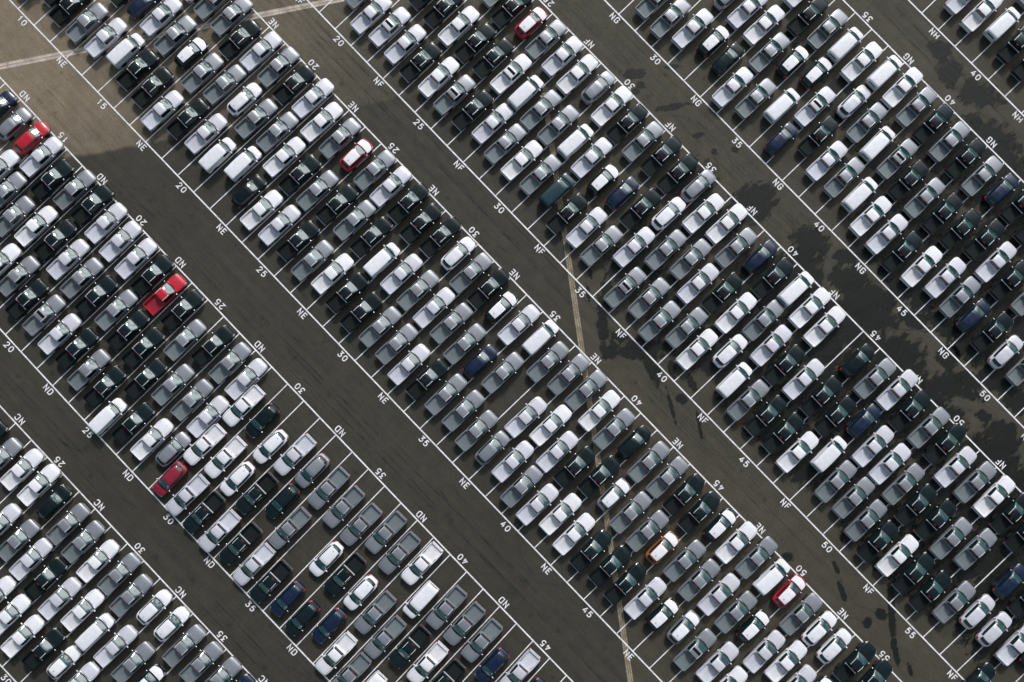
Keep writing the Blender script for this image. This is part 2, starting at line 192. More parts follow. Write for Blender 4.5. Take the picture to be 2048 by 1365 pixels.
# ------------------------------------------------------------------ vehicles (nose towards +x)
def low(x, y, zt, zs=.34, crown=.05, tuck=.05):
    zm = zs+(zt-zs)*.42
    return (x, [(y-.06, zs), (y, zm), (y-.005, zs+(zt-zs)*.72), (y-tuck, zt-.02), (y*.70, zt+crown*.45), (y*.35, zt+crown*.9), (0, zt+crown)])
def cab(x, yb, zb, yr, zr, crown=.04):
    return (x, [(yb, zb-.04), (yb-.015, zb+.01), (yr+.045, zr-.09), (yr-.03, zr-.012), (yr*.5, zr+crown*.8), (0, zr+crown)])
def common(t, lower, cabin, d, c):
    """glass, lamps, mirrors, wheels shared by every kind"""
    cw = d['ws']                                        # windshield base x, top x
    part('windshield', GLASS, t, cabin.patch, cw[1], cw[0], 2.35, 5, .008, bow0=.05, bow1=.12, nx=10, nv=8)
    bm = bmesh.new(); lower.patch(bm, cw[0]-.02, cw[0]+.10, 3.3, 6, .012, bow0=.10, bow1=.12, nx=2, nv=8)
    cabin.patch(bm, cw[0]-.085, cw[0]+.015, 2.2, 5, .013, bow0=.13, bow1=.10, nx=2, nv=10); link('wiper_cowl', bm, COWL, t)
    for sd in (1, -1):
        part('side_window', DARKGLASS, t, cabin.patch, d['sw'][0], d['sw'][1], 1.12, 2.0, .006, (sd,), nx=12, nv=4)
        part('headlight', LAMP, t, lower.patch, d['hl'][0], d['hl'][1], 2.0, 3.3, .010, (sd,), nx=5, nv=4)
        part('wing_mirror', d['mir'], t, ball, (cw[0]-.22, sd*d['my'], d['mz']), (.085, .13, .09))
        for x in d['wx']: part('wheel', RUBBER, t, wheel_bm, x, sd*d['wy'], d['wr'], .24)
    if d.get('rw'): part('rear_window', DARKGLASS, t, cabin.patch, d['rw'][0], d['rw'][1], d.get('rwv', 2.5), 5, .008, bow0=-d.get('rb', 0), bow1=-d.get('rb', 0), nx=6, nv=8)
    part('grille', TRIM, t, lower.patch, d['nose']-.10, d['nose']-.004, 1.0, 2.6, .006, nx=3, nv=4)
    bm = bmesh.new(); box(bm, d['nose']-.045, d['nose']+.03, -.40, .40, .60, .645, .012); link('grille_bar', bm, CHROME, t)
    part('paper_sheet', PAPER, t, cabin.patch, cw[1]+.12, cw[1]+.27, 2.95, 3.38, .014, (1,), nx=2, nv=2)
def pickup(t, c, sunroof=False):
    rails = c in 'GKR'; P = PAINT[c]; bz = .84 if c in 'WL' else .72    # bed floor raised, more on pale trucks, so less shade falls in it
    lower = Loft([low(2.62, .46, .74, .46, .02), low(2.56, .66, .86, .40, .03), low(2.42, .79, .96, .36, .04), low(2.15, .865, 1.03, .36, .05), low(1.98, .885, 1.055, .58, .05), low(1.62, .90, 1.085, .74, .06),
                  low(1.26, .885, 1.11, .58, .06), low(1.08, .88, 1.12, .38, .06), low(.4, .885, 1.10, .36, .03), low(-.79, .885, 1.10, .36, .02)])
    part('body', P, t, lower.mesh, 34, 18)
    cabin = Loft([cab(1.20, .80, 1.10, .755, 1.17, .02), cab(.33, .815, 1.10, .60, 1.70), cab(.06, .82, 1.10, .61, 1.755), cab(-.30, .82, 1.10, .605, 1.765), cab(-.58, .81, 1.10, .59, 1.73), cab(-.77, .80, 1.10, .63, 1.22)])
    part('cab', P, t, cabin.mesh, 30, 18)
    common(t, lower, cabin, dict(ws=(1.17, .40), sw=(-.55, .66), hl=(2.28, 2.55), mir=CHROME if rails else P, my=.99, mz=1.16, wx=(1.62, -1.50), wy=.765, wr=.37, rw=(-.76, -.61), nose=2.60), c)
    for sd in (1, -1): part('hood_seam', TRIM, t, lower.patch, 1.32, 2.36, 3.52, 3.60, .005, (sd,), nx=10, nv=1)
    def bed(bm):
        st = []
        for x, k, zs in ((-.815, 1, .40), (-.98, 1, .42), (-1.14, 1.005, .58), (-1.5, 1.012, .72), (-1.86, 1.005, .58), (-2.02, 1, .46), (-2.35, .985, .5), (-2.50, .955, .52)):
            st.append((x, [(.82*k, zs), (.885*k, zs*.5+.40), (.89*k, .92), (.868*k, 1.075), (.845*k, 1.095), (.795*k, 1.095), (.775*k, 1.07), (.765*k, bz), (0, bz-.01)]))
        xs = [s[0] for s in st]; rows = []
        for x, pr in st: rows.append([bm.verts.new((x, y, z)) for y, z in pr]+[bm.verts.new((x, -y, z)) for y, z in reversed(pr[:-1])])
        for a, b in zip(rows, rows[1:]):
            for i in range(len(a)-1): bm.faces.new((a[i], a[i+1], b[i+1], b[i]))
    part('cargo_bed', P, t, bed, smooth=30)
    lin = LINER[c]
    def liner(bm):
        n = 15
        for i in range(n):                                # ribbed floor
            y0 = -.755+1.51*i/n; box(bm, -2.44, -.86, y0+.012, y0+1.51/n-.012, bz+.005, bz+.024)
        box(bm, -2.45, -.84, -.758, -.738, bz-.01, 1.03); box(bm, -2.45, -.84, .738, .758, bz-.01, 1.03); box(bm, -.86, -.835, -.735, .735, bz-.01, 1.05)
    part('bed_liner', lin, t, liner)
    bm = bmesh.new(); box(bm, -2.555, -2.47, -.745, .745, .56, 1.085, .015); link('tailgate', bm, P, t)
    bm = bmesh.new(); box(bm, -.80, -.815-.045, -.80, .80, 1.03, 1.10, .01); link('bulkhead', bm, P if not rails else RAIL if c == 'K' else P, t)
    bm = bmesh.new(); box(bm, -2.655, -2.56, -.80, .80, .44, .60, .03); link('rear_bumper', bm, CHROME if rails else P, t)
    bm = bmesh.new(); box(bm, -.70, -.655, -.16, .16, 1.665, 1.71, .01); link('brake_light', bm, REDL, t)
    for sd in (1, -1):
        bm = bmesh.new(); box(bm, -2.545, -2.44, sd*.80-.055, sd*.80+.055, .66, 1.03, .02); link('tail_light', bm, REDL, t)
        bm = bmesh.new(); box(bm, -1.42, -.95, sd*.715-.014, sd*.715+.014, .96, 1.0, .008); link('tie_rail', bm, TRIM, t)
        if rails:
            bm = bmesh.new(); n = 10
            for i in range(n):
                a = .30-.88*i/n; b = .30-.88*(i+1)/n
                za = cabin.point(a, 3.0).z+.03; zb = cabin.point(b, 3.0).z+.03; ya = cabin.point(a, 3.0).y-.005; yb = cabin.point(b, 3.0).y-.005
                q = [bm.verts.new(p) for p in ((a, sd*(ya-.027), za), (a, sd*(ya+.027), za), (b, sd*(yb+.027), zb), (b, sd*(yb-.027), zb), (a, sd*(ya-.027), za-.045), (a, sd*(ya+.027), za-.045), (b, sd*(yb+.027), zb-.045), (b, sd*(yb-.027), zb-.045))]
                for f in ((0, 1, 2, 3), (0, 3, 7, 4), (1, 5, 6, 2)): bm.faces.new([q[k] for k in f])
            bmesh.ops.remove_doubles(bm, verts=bm.verts, dist=1e-4); link('roof_rail', bm, RAIL, t)
    if sunroof: part('sunroof', COWL, t, cabin.patch, -.16, .16, 3.2, 5, .010, nx=4, nv=6)
def van(t, c):
    P = PAINT[c]
    lower = Loft([low(2.18, .50, .76, .44, .02), low(2.12, .68, .88, .38, .03), low(1.98, .78, .97, .34, .04), low(1.75, .83, 1.03, .36, .05), low(1.62, .84, 1.05, .56, .05), low(1.34, .85, 1.07, .70, .05), low(1.05, .85, 1.09, .56, .04),
                  low(.9, .85, 1.1, .36, .02), low(-.9, .85, 1.1, .36, .02), low(-1.05, .85, 1.1, .56, .02), low(-1.35, .85, 1.1, .68, .02), low(-1.66, .845, 1.1, .56, .02), low(-1.8, .84, 1.1, .38, .02), low(-2.12, .80, 1.1, .40, .02), low(-2.17, .77, 1.08, .44, .02)])
    part('body', P, t, lower.mesh, 34, 18)
    cabin = Loft([cab(1.46, .78, 1.08, .74, 1.13, .02), cab(.84, .80, 1.1, .66, 1.62), cab(.5, .81, 1.1, .68, 1.70), cab(-.6, .81, 1.1, .70, 1.74), cab(-1.6, .80, 1.1, .685, 1.735), cab(-1.95, .79, 1.1, .675, 1.71), cab(-2.10, .78, 1.1, .665, 1.64), cab(-2.17, .77, 1.1, .65, 1.52)])
    part('roof_shell', P, t, cabin.mesh, 34, 18)
    common(t, lower, cabin, dict(ws=(1.42, .88), sw=(.28, 1.05), hl=(1.92, 2.12), mir=P if c == 'W' else TRIM, my=.95, mz=1.14, wx=(1.34, -1.35), wy=.72, wr=.33, nose=2.16), c)
    bm = bmesh.new(); box(bm, -2.21, -2.15, -.76, .76, .42, .60, .03); link('rear_bumper', bm, P, t)
    bm = bmesh.new(); box(bm, -2.195, -2.15, -.46, .46, 1.16, 1.40, .02); link('rear_window', bm, DARKGLASS, t)
    for sd in (1, -1):
        bm = bmesh.new(); box(bm, -2.19, -2.10, sd*.735-.045, sd*.735+.045, .75, 1.05, .02); link('tail_light', bm, REDL, t)
def car(t, c, film=False):
    P = PAINT[c]; k = .94 if film else 1.0; zr = 1.58 if film else 1.50; dz = .06 if film else 0
    X = lambda v: v*k
    lower = Loft([low(X(2.18), .42, .66, .40, .02), low(X(2.12), .60, .78, .33, .03), low(X(1.96), .74, .87+dz, .30, .04), low(X(1.72), .815, .93+dz, .32, .06), low(X(1.62), .83, .95+dz, .52, .06), low(X(1.35), .855, .98+dz, .66, .07), low(X(1.05), .85, 1.0+dz, .52, .07),
                  low(X(.9), .845, 1.01+dz, .32, .05), low(X(0), .85, 1.03+dz, .30, .02), low(X(-.95), .855, 1.05+dz, .32, .02), low(X(-1.05), .86, 1.05+dz, .52, .02), low(X(-1.33), .86, 1.05+dz, .66, .02), low(X(-1.62), .84, 1.05+dz, .52, .02),
                  low(X(-1.80), .80, 1.04+dz, .34, .02), low(X(-2.02), .70, 1.0+dz, .36, .02), low(X(-2.14), .56, .92, .40, .02), low(X(-2.18), .42, .84, .44, .02)])
    part('body', P, t, lower.mesh, 36, 18)
    cabin = Loft([cab(X(1.12), .77, 1.0+dz, .70, 1.06+dz, .03), cab(X(.30), .79, 1.02+dz, .575, zr-.07), cab(X(-.05), .795, 1.03+dz, .595, zr), cab(X(-.75), .79, 1.04+dz, .585, zr), cab(X(-1.35), .76, 1.04+dz, .545, zr-.05), cab(X(-1.62), .73, 1.04+dz, .52, zr-.12), cab(X(-1.98), .66, 1.0+dz, .50, 1.06+dz)])
    part('cabin', P, t, cabin.mesh, 34, 18)
    common(t, lower, cabin, dict(ws=(X(1.08), X(.36)), sw=(X(-1.45), X(.62)), hl=(X(1.82), X(2.10)), mir=P if c in 'WL' else CHROME, my=.93, mz=1.04+dz, wx=(X(1.35), X(-1.33)), wy=.735, wr=.33, rw=(X(-1.93), X(-1.60)), rwv=2.2, rb=.12, nose=X(2.17)), c)
    bm = bmesh.new()
    for sd in (1, -1): part('tail_light', REDL, t, lower.patch, X(-2.12), X(-1.86), 2.0, 3.4, .012, (sd,), nx=5, nv=4)
    bm.free()
    if film:
        part('hood_film', FILM, t, lower.patch, X(1.16), X(2.04), 3.05, 6, .014, bow0=.10, bow1=.26, nx=12, nv=10)
        part('roof_film', FILM, t, cabin.patch, X(-1.46), X(.27), 3.0, 5, .012, bow0=0, bow1=.04, nx=14, nv=8)
        bm = bmesh.new(); box(bm, X(-1.22), X(-1.06), -.028, .028, zr-.005, zr+.055, .008); link('roof_aerial', bm, TRIM, t)
    else:
        bm = bmesh.new(); z = cabin.point(X(-1.3), 5).z; box(bm, X(-1.34), X(-1.24), -.02, .02, z-.01, z+.05, .006); link('roof_aerial', bm, P if c != 'W' else TRIM, t)
WORD = {'W': 'white', 'L': 'pale silver', 'G': 'grey', 'K': 'black', 'R': 'red', 'D': 'dark red', 'N': 'navy blue', 'O': 'orange', 'T': 'dark teal'}
KIND = {'P': ('pickup_truck', 'pickup truck', 'pickup trucks parked in the lot'), 'S': ('pickup_truck', 'pickup truck', 'pickup trucks parked in the lot'), 'V': ('small_van', 'van', 'small vans parked in the lot'),
        'C': ('compact_car', 'car', 'compact cars parked in the lot'), 'X': ('compact_suv', 'suv', 'film covered cars parked in the lot')}
def describe(kc):
    k, c = kc[0], kc[1]
    if k == 'P': return WORD[c]+(' pickup with roof rails' if c in 'GKR' else ' open pickup')
    if k == 'S': return WORD[c]+' pickup with sunroof'
    if k == 'V': return WORD[c]+' van'
    if k == 'C': return WORD[c]+' car'
    return WORD[c]+' car under white film'
PROTO = {}
def copy_tree(o, parent=None):
    c = o.copy(); COL.objects.link(c)
    if parent: c.parent = parent
    for ch in KIDS[o.name]: copy_tree(ch, c)
    return c
KIDS = {}
def prototype(kc):
    k, c = kc[0], kc[1]
    t = bpy.data.objects.new(KIND[k][0], None); t.empty_display_size = .3; COL.objects.link(t)
    if k in 'PS': pickup(t, c, k == 'S')
    elif k == 'V': van(t, c)
    elif k == 'C': car(t, c)
    else: car(t, c, True)
    return t
rows = []
for ln in VEH.split():
    b, rest = ln.split(':', 1)
    for it in rest.split(';'):
        lane, tt, off, kc = it.split(','); rows.append([b, int(lane), float(tt), float(off), kc])
bylane = {}
for r in rows: bylane.setdefault((r[0], r[1]), []).append(r)
SEEN = {'NC': (25, 30, 35), 'ND': (15, 20, 25, 30, 35, 40, 45), 'NE': (10, 15, 20, 25, 30, 35, 40, 45, 50, 55), 'NF': (20, 25, 30, 35, 40, 45, 50, 55), 'NG': (30, 35, 40), 'NH': (40,)}
NUM = ['', 'first', 'second', 'third', 'fourth', 'fifth', 'sixth', 'seventh', 'eighth', 'ninth', 'tenth', 'eleventh', 'twelfth']
def where(b, lane):
    s = [n for n in SEEN[b] if n <= lane]
    n = s[-1] if s else SEEN[b][0]
    if n == lane: return 'lane painted %d' % n
    return '%s lane %s painted %d' % (NUM[abs(lane-n)], 'after' if lane > n else 'before', n)
ORD = {1: ['the only one'], 2: ['lower of two', 'upper of two'], 3: ['lowest of three', 'middle of three', 'highest of three']}
random.seed(4)
for (b, lane), lst in sorted(bylane.items()):
    lst.sort(key=lambda r: r[2])
    a0 = edge(b+'l', lane); a1 = edge(b+'u', lane); dr = (a1-a0).normalized(); rt = Vector((dr.y, -dr.x, 0))
    for i, (b_, l_, tt, off, kc) in enumerate(lst):
        key = kc[:2]
        if key not in PROTO:
            o = PROTO[key] = prototype(key)
            for x in [o]+list(o.children_recursive): KIDS[x.name] = list(x.children)
        else: o = copy_tree(PROTO[key])
        o.location = a0+(a1-a0)*tt+rt*off+Vector((0, 0, .012))
        o.rotation_euler = (0, 0, math.atan2(dr.y, dr.x)+(math.pi if kc.endswith('-') else 0)+R_(random.gauss(0, .55)))
        nm, cat, grp = KIND[key[0]]
        o['label'] = '%s, block %s, %s, %s' % (describe(key), b, where(b, lane), ORD[len(lst)][i]); o['category'] = cat; o['group'] = grp

# ------------------------------------------------------------------ the lot itself
def asphalt():
    m, t, b = mat('asphalt')
    tc = N(t, 'ShaderNodeTexCoord'); P = tc.outputs['Object']
    def noise(sc, det, ro=.6, src=P):
        n = N(t, 'ShaderNodeTexNoise'); n.inputs['Scale'].default_value = sc; n.inputs['Detail'].default_value = det; n.inputs['Roughness'].default_value = ro; L(t, src, n.inputs[0]); return n.outputs[0]
    def rng(s, a, b_, c, d, sm=False):
        n = N(t, 'ShaderNodeMapRange', interpolation_type='SMOOTHSTEP' if sm else 'LINEAR'); L(t, s, n.inputs[0])
        for i, v in enumerate((a, b_, c, d)): n.inputs[1+i].default_value = v
        return n.outputs[0]
    def op(o, a, b_):
        n = N(t, 'ShaderNodeMath', operation=o)
        for i, v in enumerate((a, b_)):
            if isinstance(v, (int, float)): n.inputs[i].default_value = v
            else: L(t, v, n.inputs[i])
        return n.outputs[0]
    def plane(p, q, wob=.25, w=.25):
        """0..1 mask: 1 on the left of the line p->q (a paving seam, or the edge of the painted glare)"""
        d = Vector((q[0]-p[0], q[1]-p[1])).normalized(); n = (-d.y, d.x, 0)
        v = N(t, 'ShaderNodeVectorMath', operation='DOT_PRODUCT'); L(t, P, v.inputs[0]); v.inputs[1].default_value = n
        s = op('ADD', v.outputs['Value'], op('MULTIPLY', op('SUBTRACT', noise(.35, 3), .5), wob*4))
        c = n[0]*p[0]+n[1]*p[1]
        return rng(s, c-w, c+w, 0, 1, True)
    fine = op('MULTIPLY', rng(noise(4.2, 5, .8), .3, .7, .72, 1.28), rng(noise(14, 3, .7), .3, .7, .78, 1.22)); mid = rng(noise(.55, 6, .62), .3, .72, .84, 1.16); big = rng(noise(.045, 4), .3, .7, .90, 1.12)
    mp = N(t, 'ShaderNodeMapping'); mp.inputs['Scale'].default_value = (.06, 1.4, 1); L(t, P, mp.inputs[0])
    streak = rng(noise(1, 5, .65, mp.outputs[0]), .3, .7, .84, 1.12)
    vo = N(t, 'ShaderNodeTexVoronoi'); vo.inputs['Scale'].default_value = .38; L(t, P, vo.inputs[0])
    drip = rng(op('ADD', vo.outputs['Distance'], op('MULTIPLY', noise(5, 3), .16)), .12, .24, .62, 1.0, True)
    streak = op('MULTIPLY', streak, drip)
    lum = op('MULTIPLY', op('MULTIPLY', fine, mid), op('MULTIPLY', big, streak))
    old = plane(*SEAM_A); new = plane(*SEAM_B); corner_glare = plane(*GLARE_LINE, 1.8, 21)
    c1 = N(t, 'ShaderNodeMix', data_type='RGBA'); L(t, old, c1.inputs['Factor']); c1.inputs[6].default_value = (.040, .0365, .028, 1)
    c0 = N(t, 'ShaderNodeMix', data_type='RGBA'); L(t, corner_glare, c0.inputs['Factor']); c0.inputs[6].default_value = (.058, .051, .037, 1); c0.inputs[7].default_value = (.190, .150, .105, 1); L(t, c0.outputs[2], c1.inputs[7])  # glare in one corner, painted into the base colour as paler, warmer asphalt
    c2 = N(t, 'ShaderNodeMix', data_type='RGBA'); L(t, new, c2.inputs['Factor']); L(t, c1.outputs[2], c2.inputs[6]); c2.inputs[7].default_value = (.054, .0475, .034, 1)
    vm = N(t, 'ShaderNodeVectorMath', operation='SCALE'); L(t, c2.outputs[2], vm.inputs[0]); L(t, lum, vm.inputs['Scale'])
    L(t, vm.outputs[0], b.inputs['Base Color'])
    L(t, rng(noise(1.2, 4), .3, .7, .62, .82), b.inputs['Roughness']); b.inputs['Specular IOR Level'].default_value = .35
    bp = N(t, 'ShaderNodeBump'); bp.inputs['Strength'].default_value = .5; bp.inputs['Distance'].default_value = .01; L(t, noise(30, 4), bp.inputs['Height']); L(t, bp.outputs[0], b.inputs['Normal'])
    return m
SEAM_A = ((41.46, -6.383), (62.3, 25.164)); SEAM_B = ((72.85, 35.413), (125.782, -2.258)); GLARE_LINE = ((47.507, -23.345), (44.41, 23.822))  # the last line bounds the painted glare; no paving seam there
def sheet(bm, quad, z, nx=1, ny=1):
    q = [Vector(p) for p in quad]; g = []
    for i in range(nx+1):
        r = []
        for k in range(ny+1):
            u, v = i/nx, k/ny; p = (q[0]*(1-u)+q[1]*u)*(1-v)+(q[3]*(1-u)+q[2]*u)*v
            r.append(bm.verts.new((p.x, p.y, z)))
        g.append(r)
    for a, b in zip(g, g[1:]):
        for k in range(ny): bm.faces.new((a[k], b[k], b[k+1], a[k+1]))
def struct(name, bm, m):
    o = link(name, bm, m, None, 0); o['kind'] = 'structure'; return o
cx_, cy_ = CAM_C[0], CAM_C[1]
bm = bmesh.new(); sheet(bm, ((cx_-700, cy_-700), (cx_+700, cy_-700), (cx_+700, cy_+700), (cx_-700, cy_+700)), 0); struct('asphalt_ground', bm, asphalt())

# drain channels: a slab strip with a worn grate texture
def channel_mat(a=(.36, .295, .20), b_=(.30, .245, .165), mo=(.17, .14, .10)):
    m, t, b = mat('drain_concrete'); tc = N(t, 'ShaderNodeTexCoord')
    n = N(t, 'ShaderNodeTexNoise'); n.inputs['Scale'].default_value = 1.1; n.inputs['Detail'].default_value = 6; L(t, tc.outputs['Object'], n.inputs[0])
    br = N(t, 'ShaderNodeTexBrick'); br.inputs['Scale'].default_value = 1.0; br.inputs['Mortar Size'].default_value = .035; br.inputs['Brick Width'].default_value = .5; br.inputs['Row Height'].default_value = .22
    mp = N(t, 'ShaderNodeMapping'); L(t, tc.outputs['UV'], mp.inputs[0]); L(t, mp.outputs[0], br.inputs[0])
    br.inputs['Color1'].default_value = (*a, 1); br.inputs['Color2'].default_value = (*b_, 1); br.inputs['Mortar'].default_value = (*mo, 1)
    r = N(t, 'ShaderNodeMapRange'); L(t, n.outputs[0], r.inputs[0]); r.inputs[1].default_value = .3; r.inputs[2].default_value = .7; r.inputs[3].default_value = .55; r.inputs[4].default_value = 1.15
    v = N(t, 'ShaderNodeVectorMath', operation='SCALE'); L(t, br.outputs[0], v.inputs[0]); L(t, r.outputs[0], v.inputs['Scale']); L(t, v.outputs[0], b.inputs['Base Color']); b.inputs['Roughness'].default_value = .85
    return m
CH = channel_mat()
def strip(name, p, q, wd, m, z=.004):
    p, q = Vector((*p, 0)), Vector((*q, 0)); d = (q-p); ln = d.length; d.normalize(); n = Vector((-d.y, d.x, 0))*wd/2
    bm = bmesh.new(); uv = bm.loops.layers.uv.new('UVMap'); N_ = max(2, int(ln/3))
    for i in range(N_):
        a = p+d*ln*i/N_; c = p+d*ln*(i+1)/N_
        f = bm.faces.new([bm.verts.new((v.x, v.y, z)) for v in (a-n, c-n, c+n, a+n)])
        for lp, (s, w_) in zip(f.loops, ((i, 0), (i+1, 0), (i+1, 1), (i, 1))): lp[uv].uv = (s/N_*ln, w_*wd)
    return struct(name, bm, m)
CHAN = [((21.618, -15.476), (51.024, 30.706)), ((21.91, -15.744), (51.272, 30.47)), ((72.202, 35.88), (130.061, -5.569))]
CH2 = channel_mat((.62, .53, .45), (.56, .47, .40), (.40, .34, .28))
strip('drain_channel', CHAN[0][0], CHAN[0][1], .31, CH2); strip('drain_channel', CHAN[1][0], CHAN[1][1], .31, CH2)
strip('drain_channel', CHAN[2][0], CHAN[2][1], .62, CH)

# wet patches with ragged rims
def wet_mat():
    m, t, b = mat('wet_asphalt'); at = N(t, 'ShaderNodeAttribute'); at.attribute_name = 'rim'
    tc = N(t, 'ShaderNodeTexCoord'); n = N(t, 'ShaderNodeTexNoise'); n.inputs['Scale'].default_value = 1.0; n.inputs['Detail'].default_value = 10; n.inputs['Roughness'].default_value = .68
    mw = N(t, 'ShaderNodeMapping'); mw.inputs['Rotation'].default_value = (0, 0, R_(44)); mw.inputs['Scale'].default_value = (1.35, .62, 1); L(t, tc.outputs['Object'], mw.inputs[0]); L(t, mw.outputs[0], n.inputs[0])
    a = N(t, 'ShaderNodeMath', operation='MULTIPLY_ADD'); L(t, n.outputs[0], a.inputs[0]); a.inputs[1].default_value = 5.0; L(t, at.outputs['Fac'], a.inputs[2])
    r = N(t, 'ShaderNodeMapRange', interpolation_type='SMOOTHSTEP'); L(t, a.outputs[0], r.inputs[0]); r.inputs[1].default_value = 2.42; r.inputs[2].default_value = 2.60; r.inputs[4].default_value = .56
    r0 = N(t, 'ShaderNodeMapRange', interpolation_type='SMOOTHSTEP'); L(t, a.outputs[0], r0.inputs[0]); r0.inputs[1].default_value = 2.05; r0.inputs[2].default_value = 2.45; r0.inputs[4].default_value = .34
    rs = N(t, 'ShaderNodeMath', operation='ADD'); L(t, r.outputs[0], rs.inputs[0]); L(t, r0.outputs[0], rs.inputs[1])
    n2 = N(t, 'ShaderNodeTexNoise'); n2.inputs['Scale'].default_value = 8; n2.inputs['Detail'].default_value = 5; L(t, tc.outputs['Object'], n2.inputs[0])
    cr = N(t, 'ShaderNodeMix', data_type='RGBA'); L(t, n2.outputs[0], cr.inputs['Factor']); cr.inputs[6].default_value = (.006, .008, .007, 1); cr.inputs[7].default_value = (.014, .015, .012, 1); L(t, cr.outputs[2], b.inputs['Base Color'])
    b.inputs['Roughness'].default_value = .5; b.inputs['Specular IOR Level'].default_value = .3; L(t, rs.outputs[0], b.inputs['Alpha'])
    return m
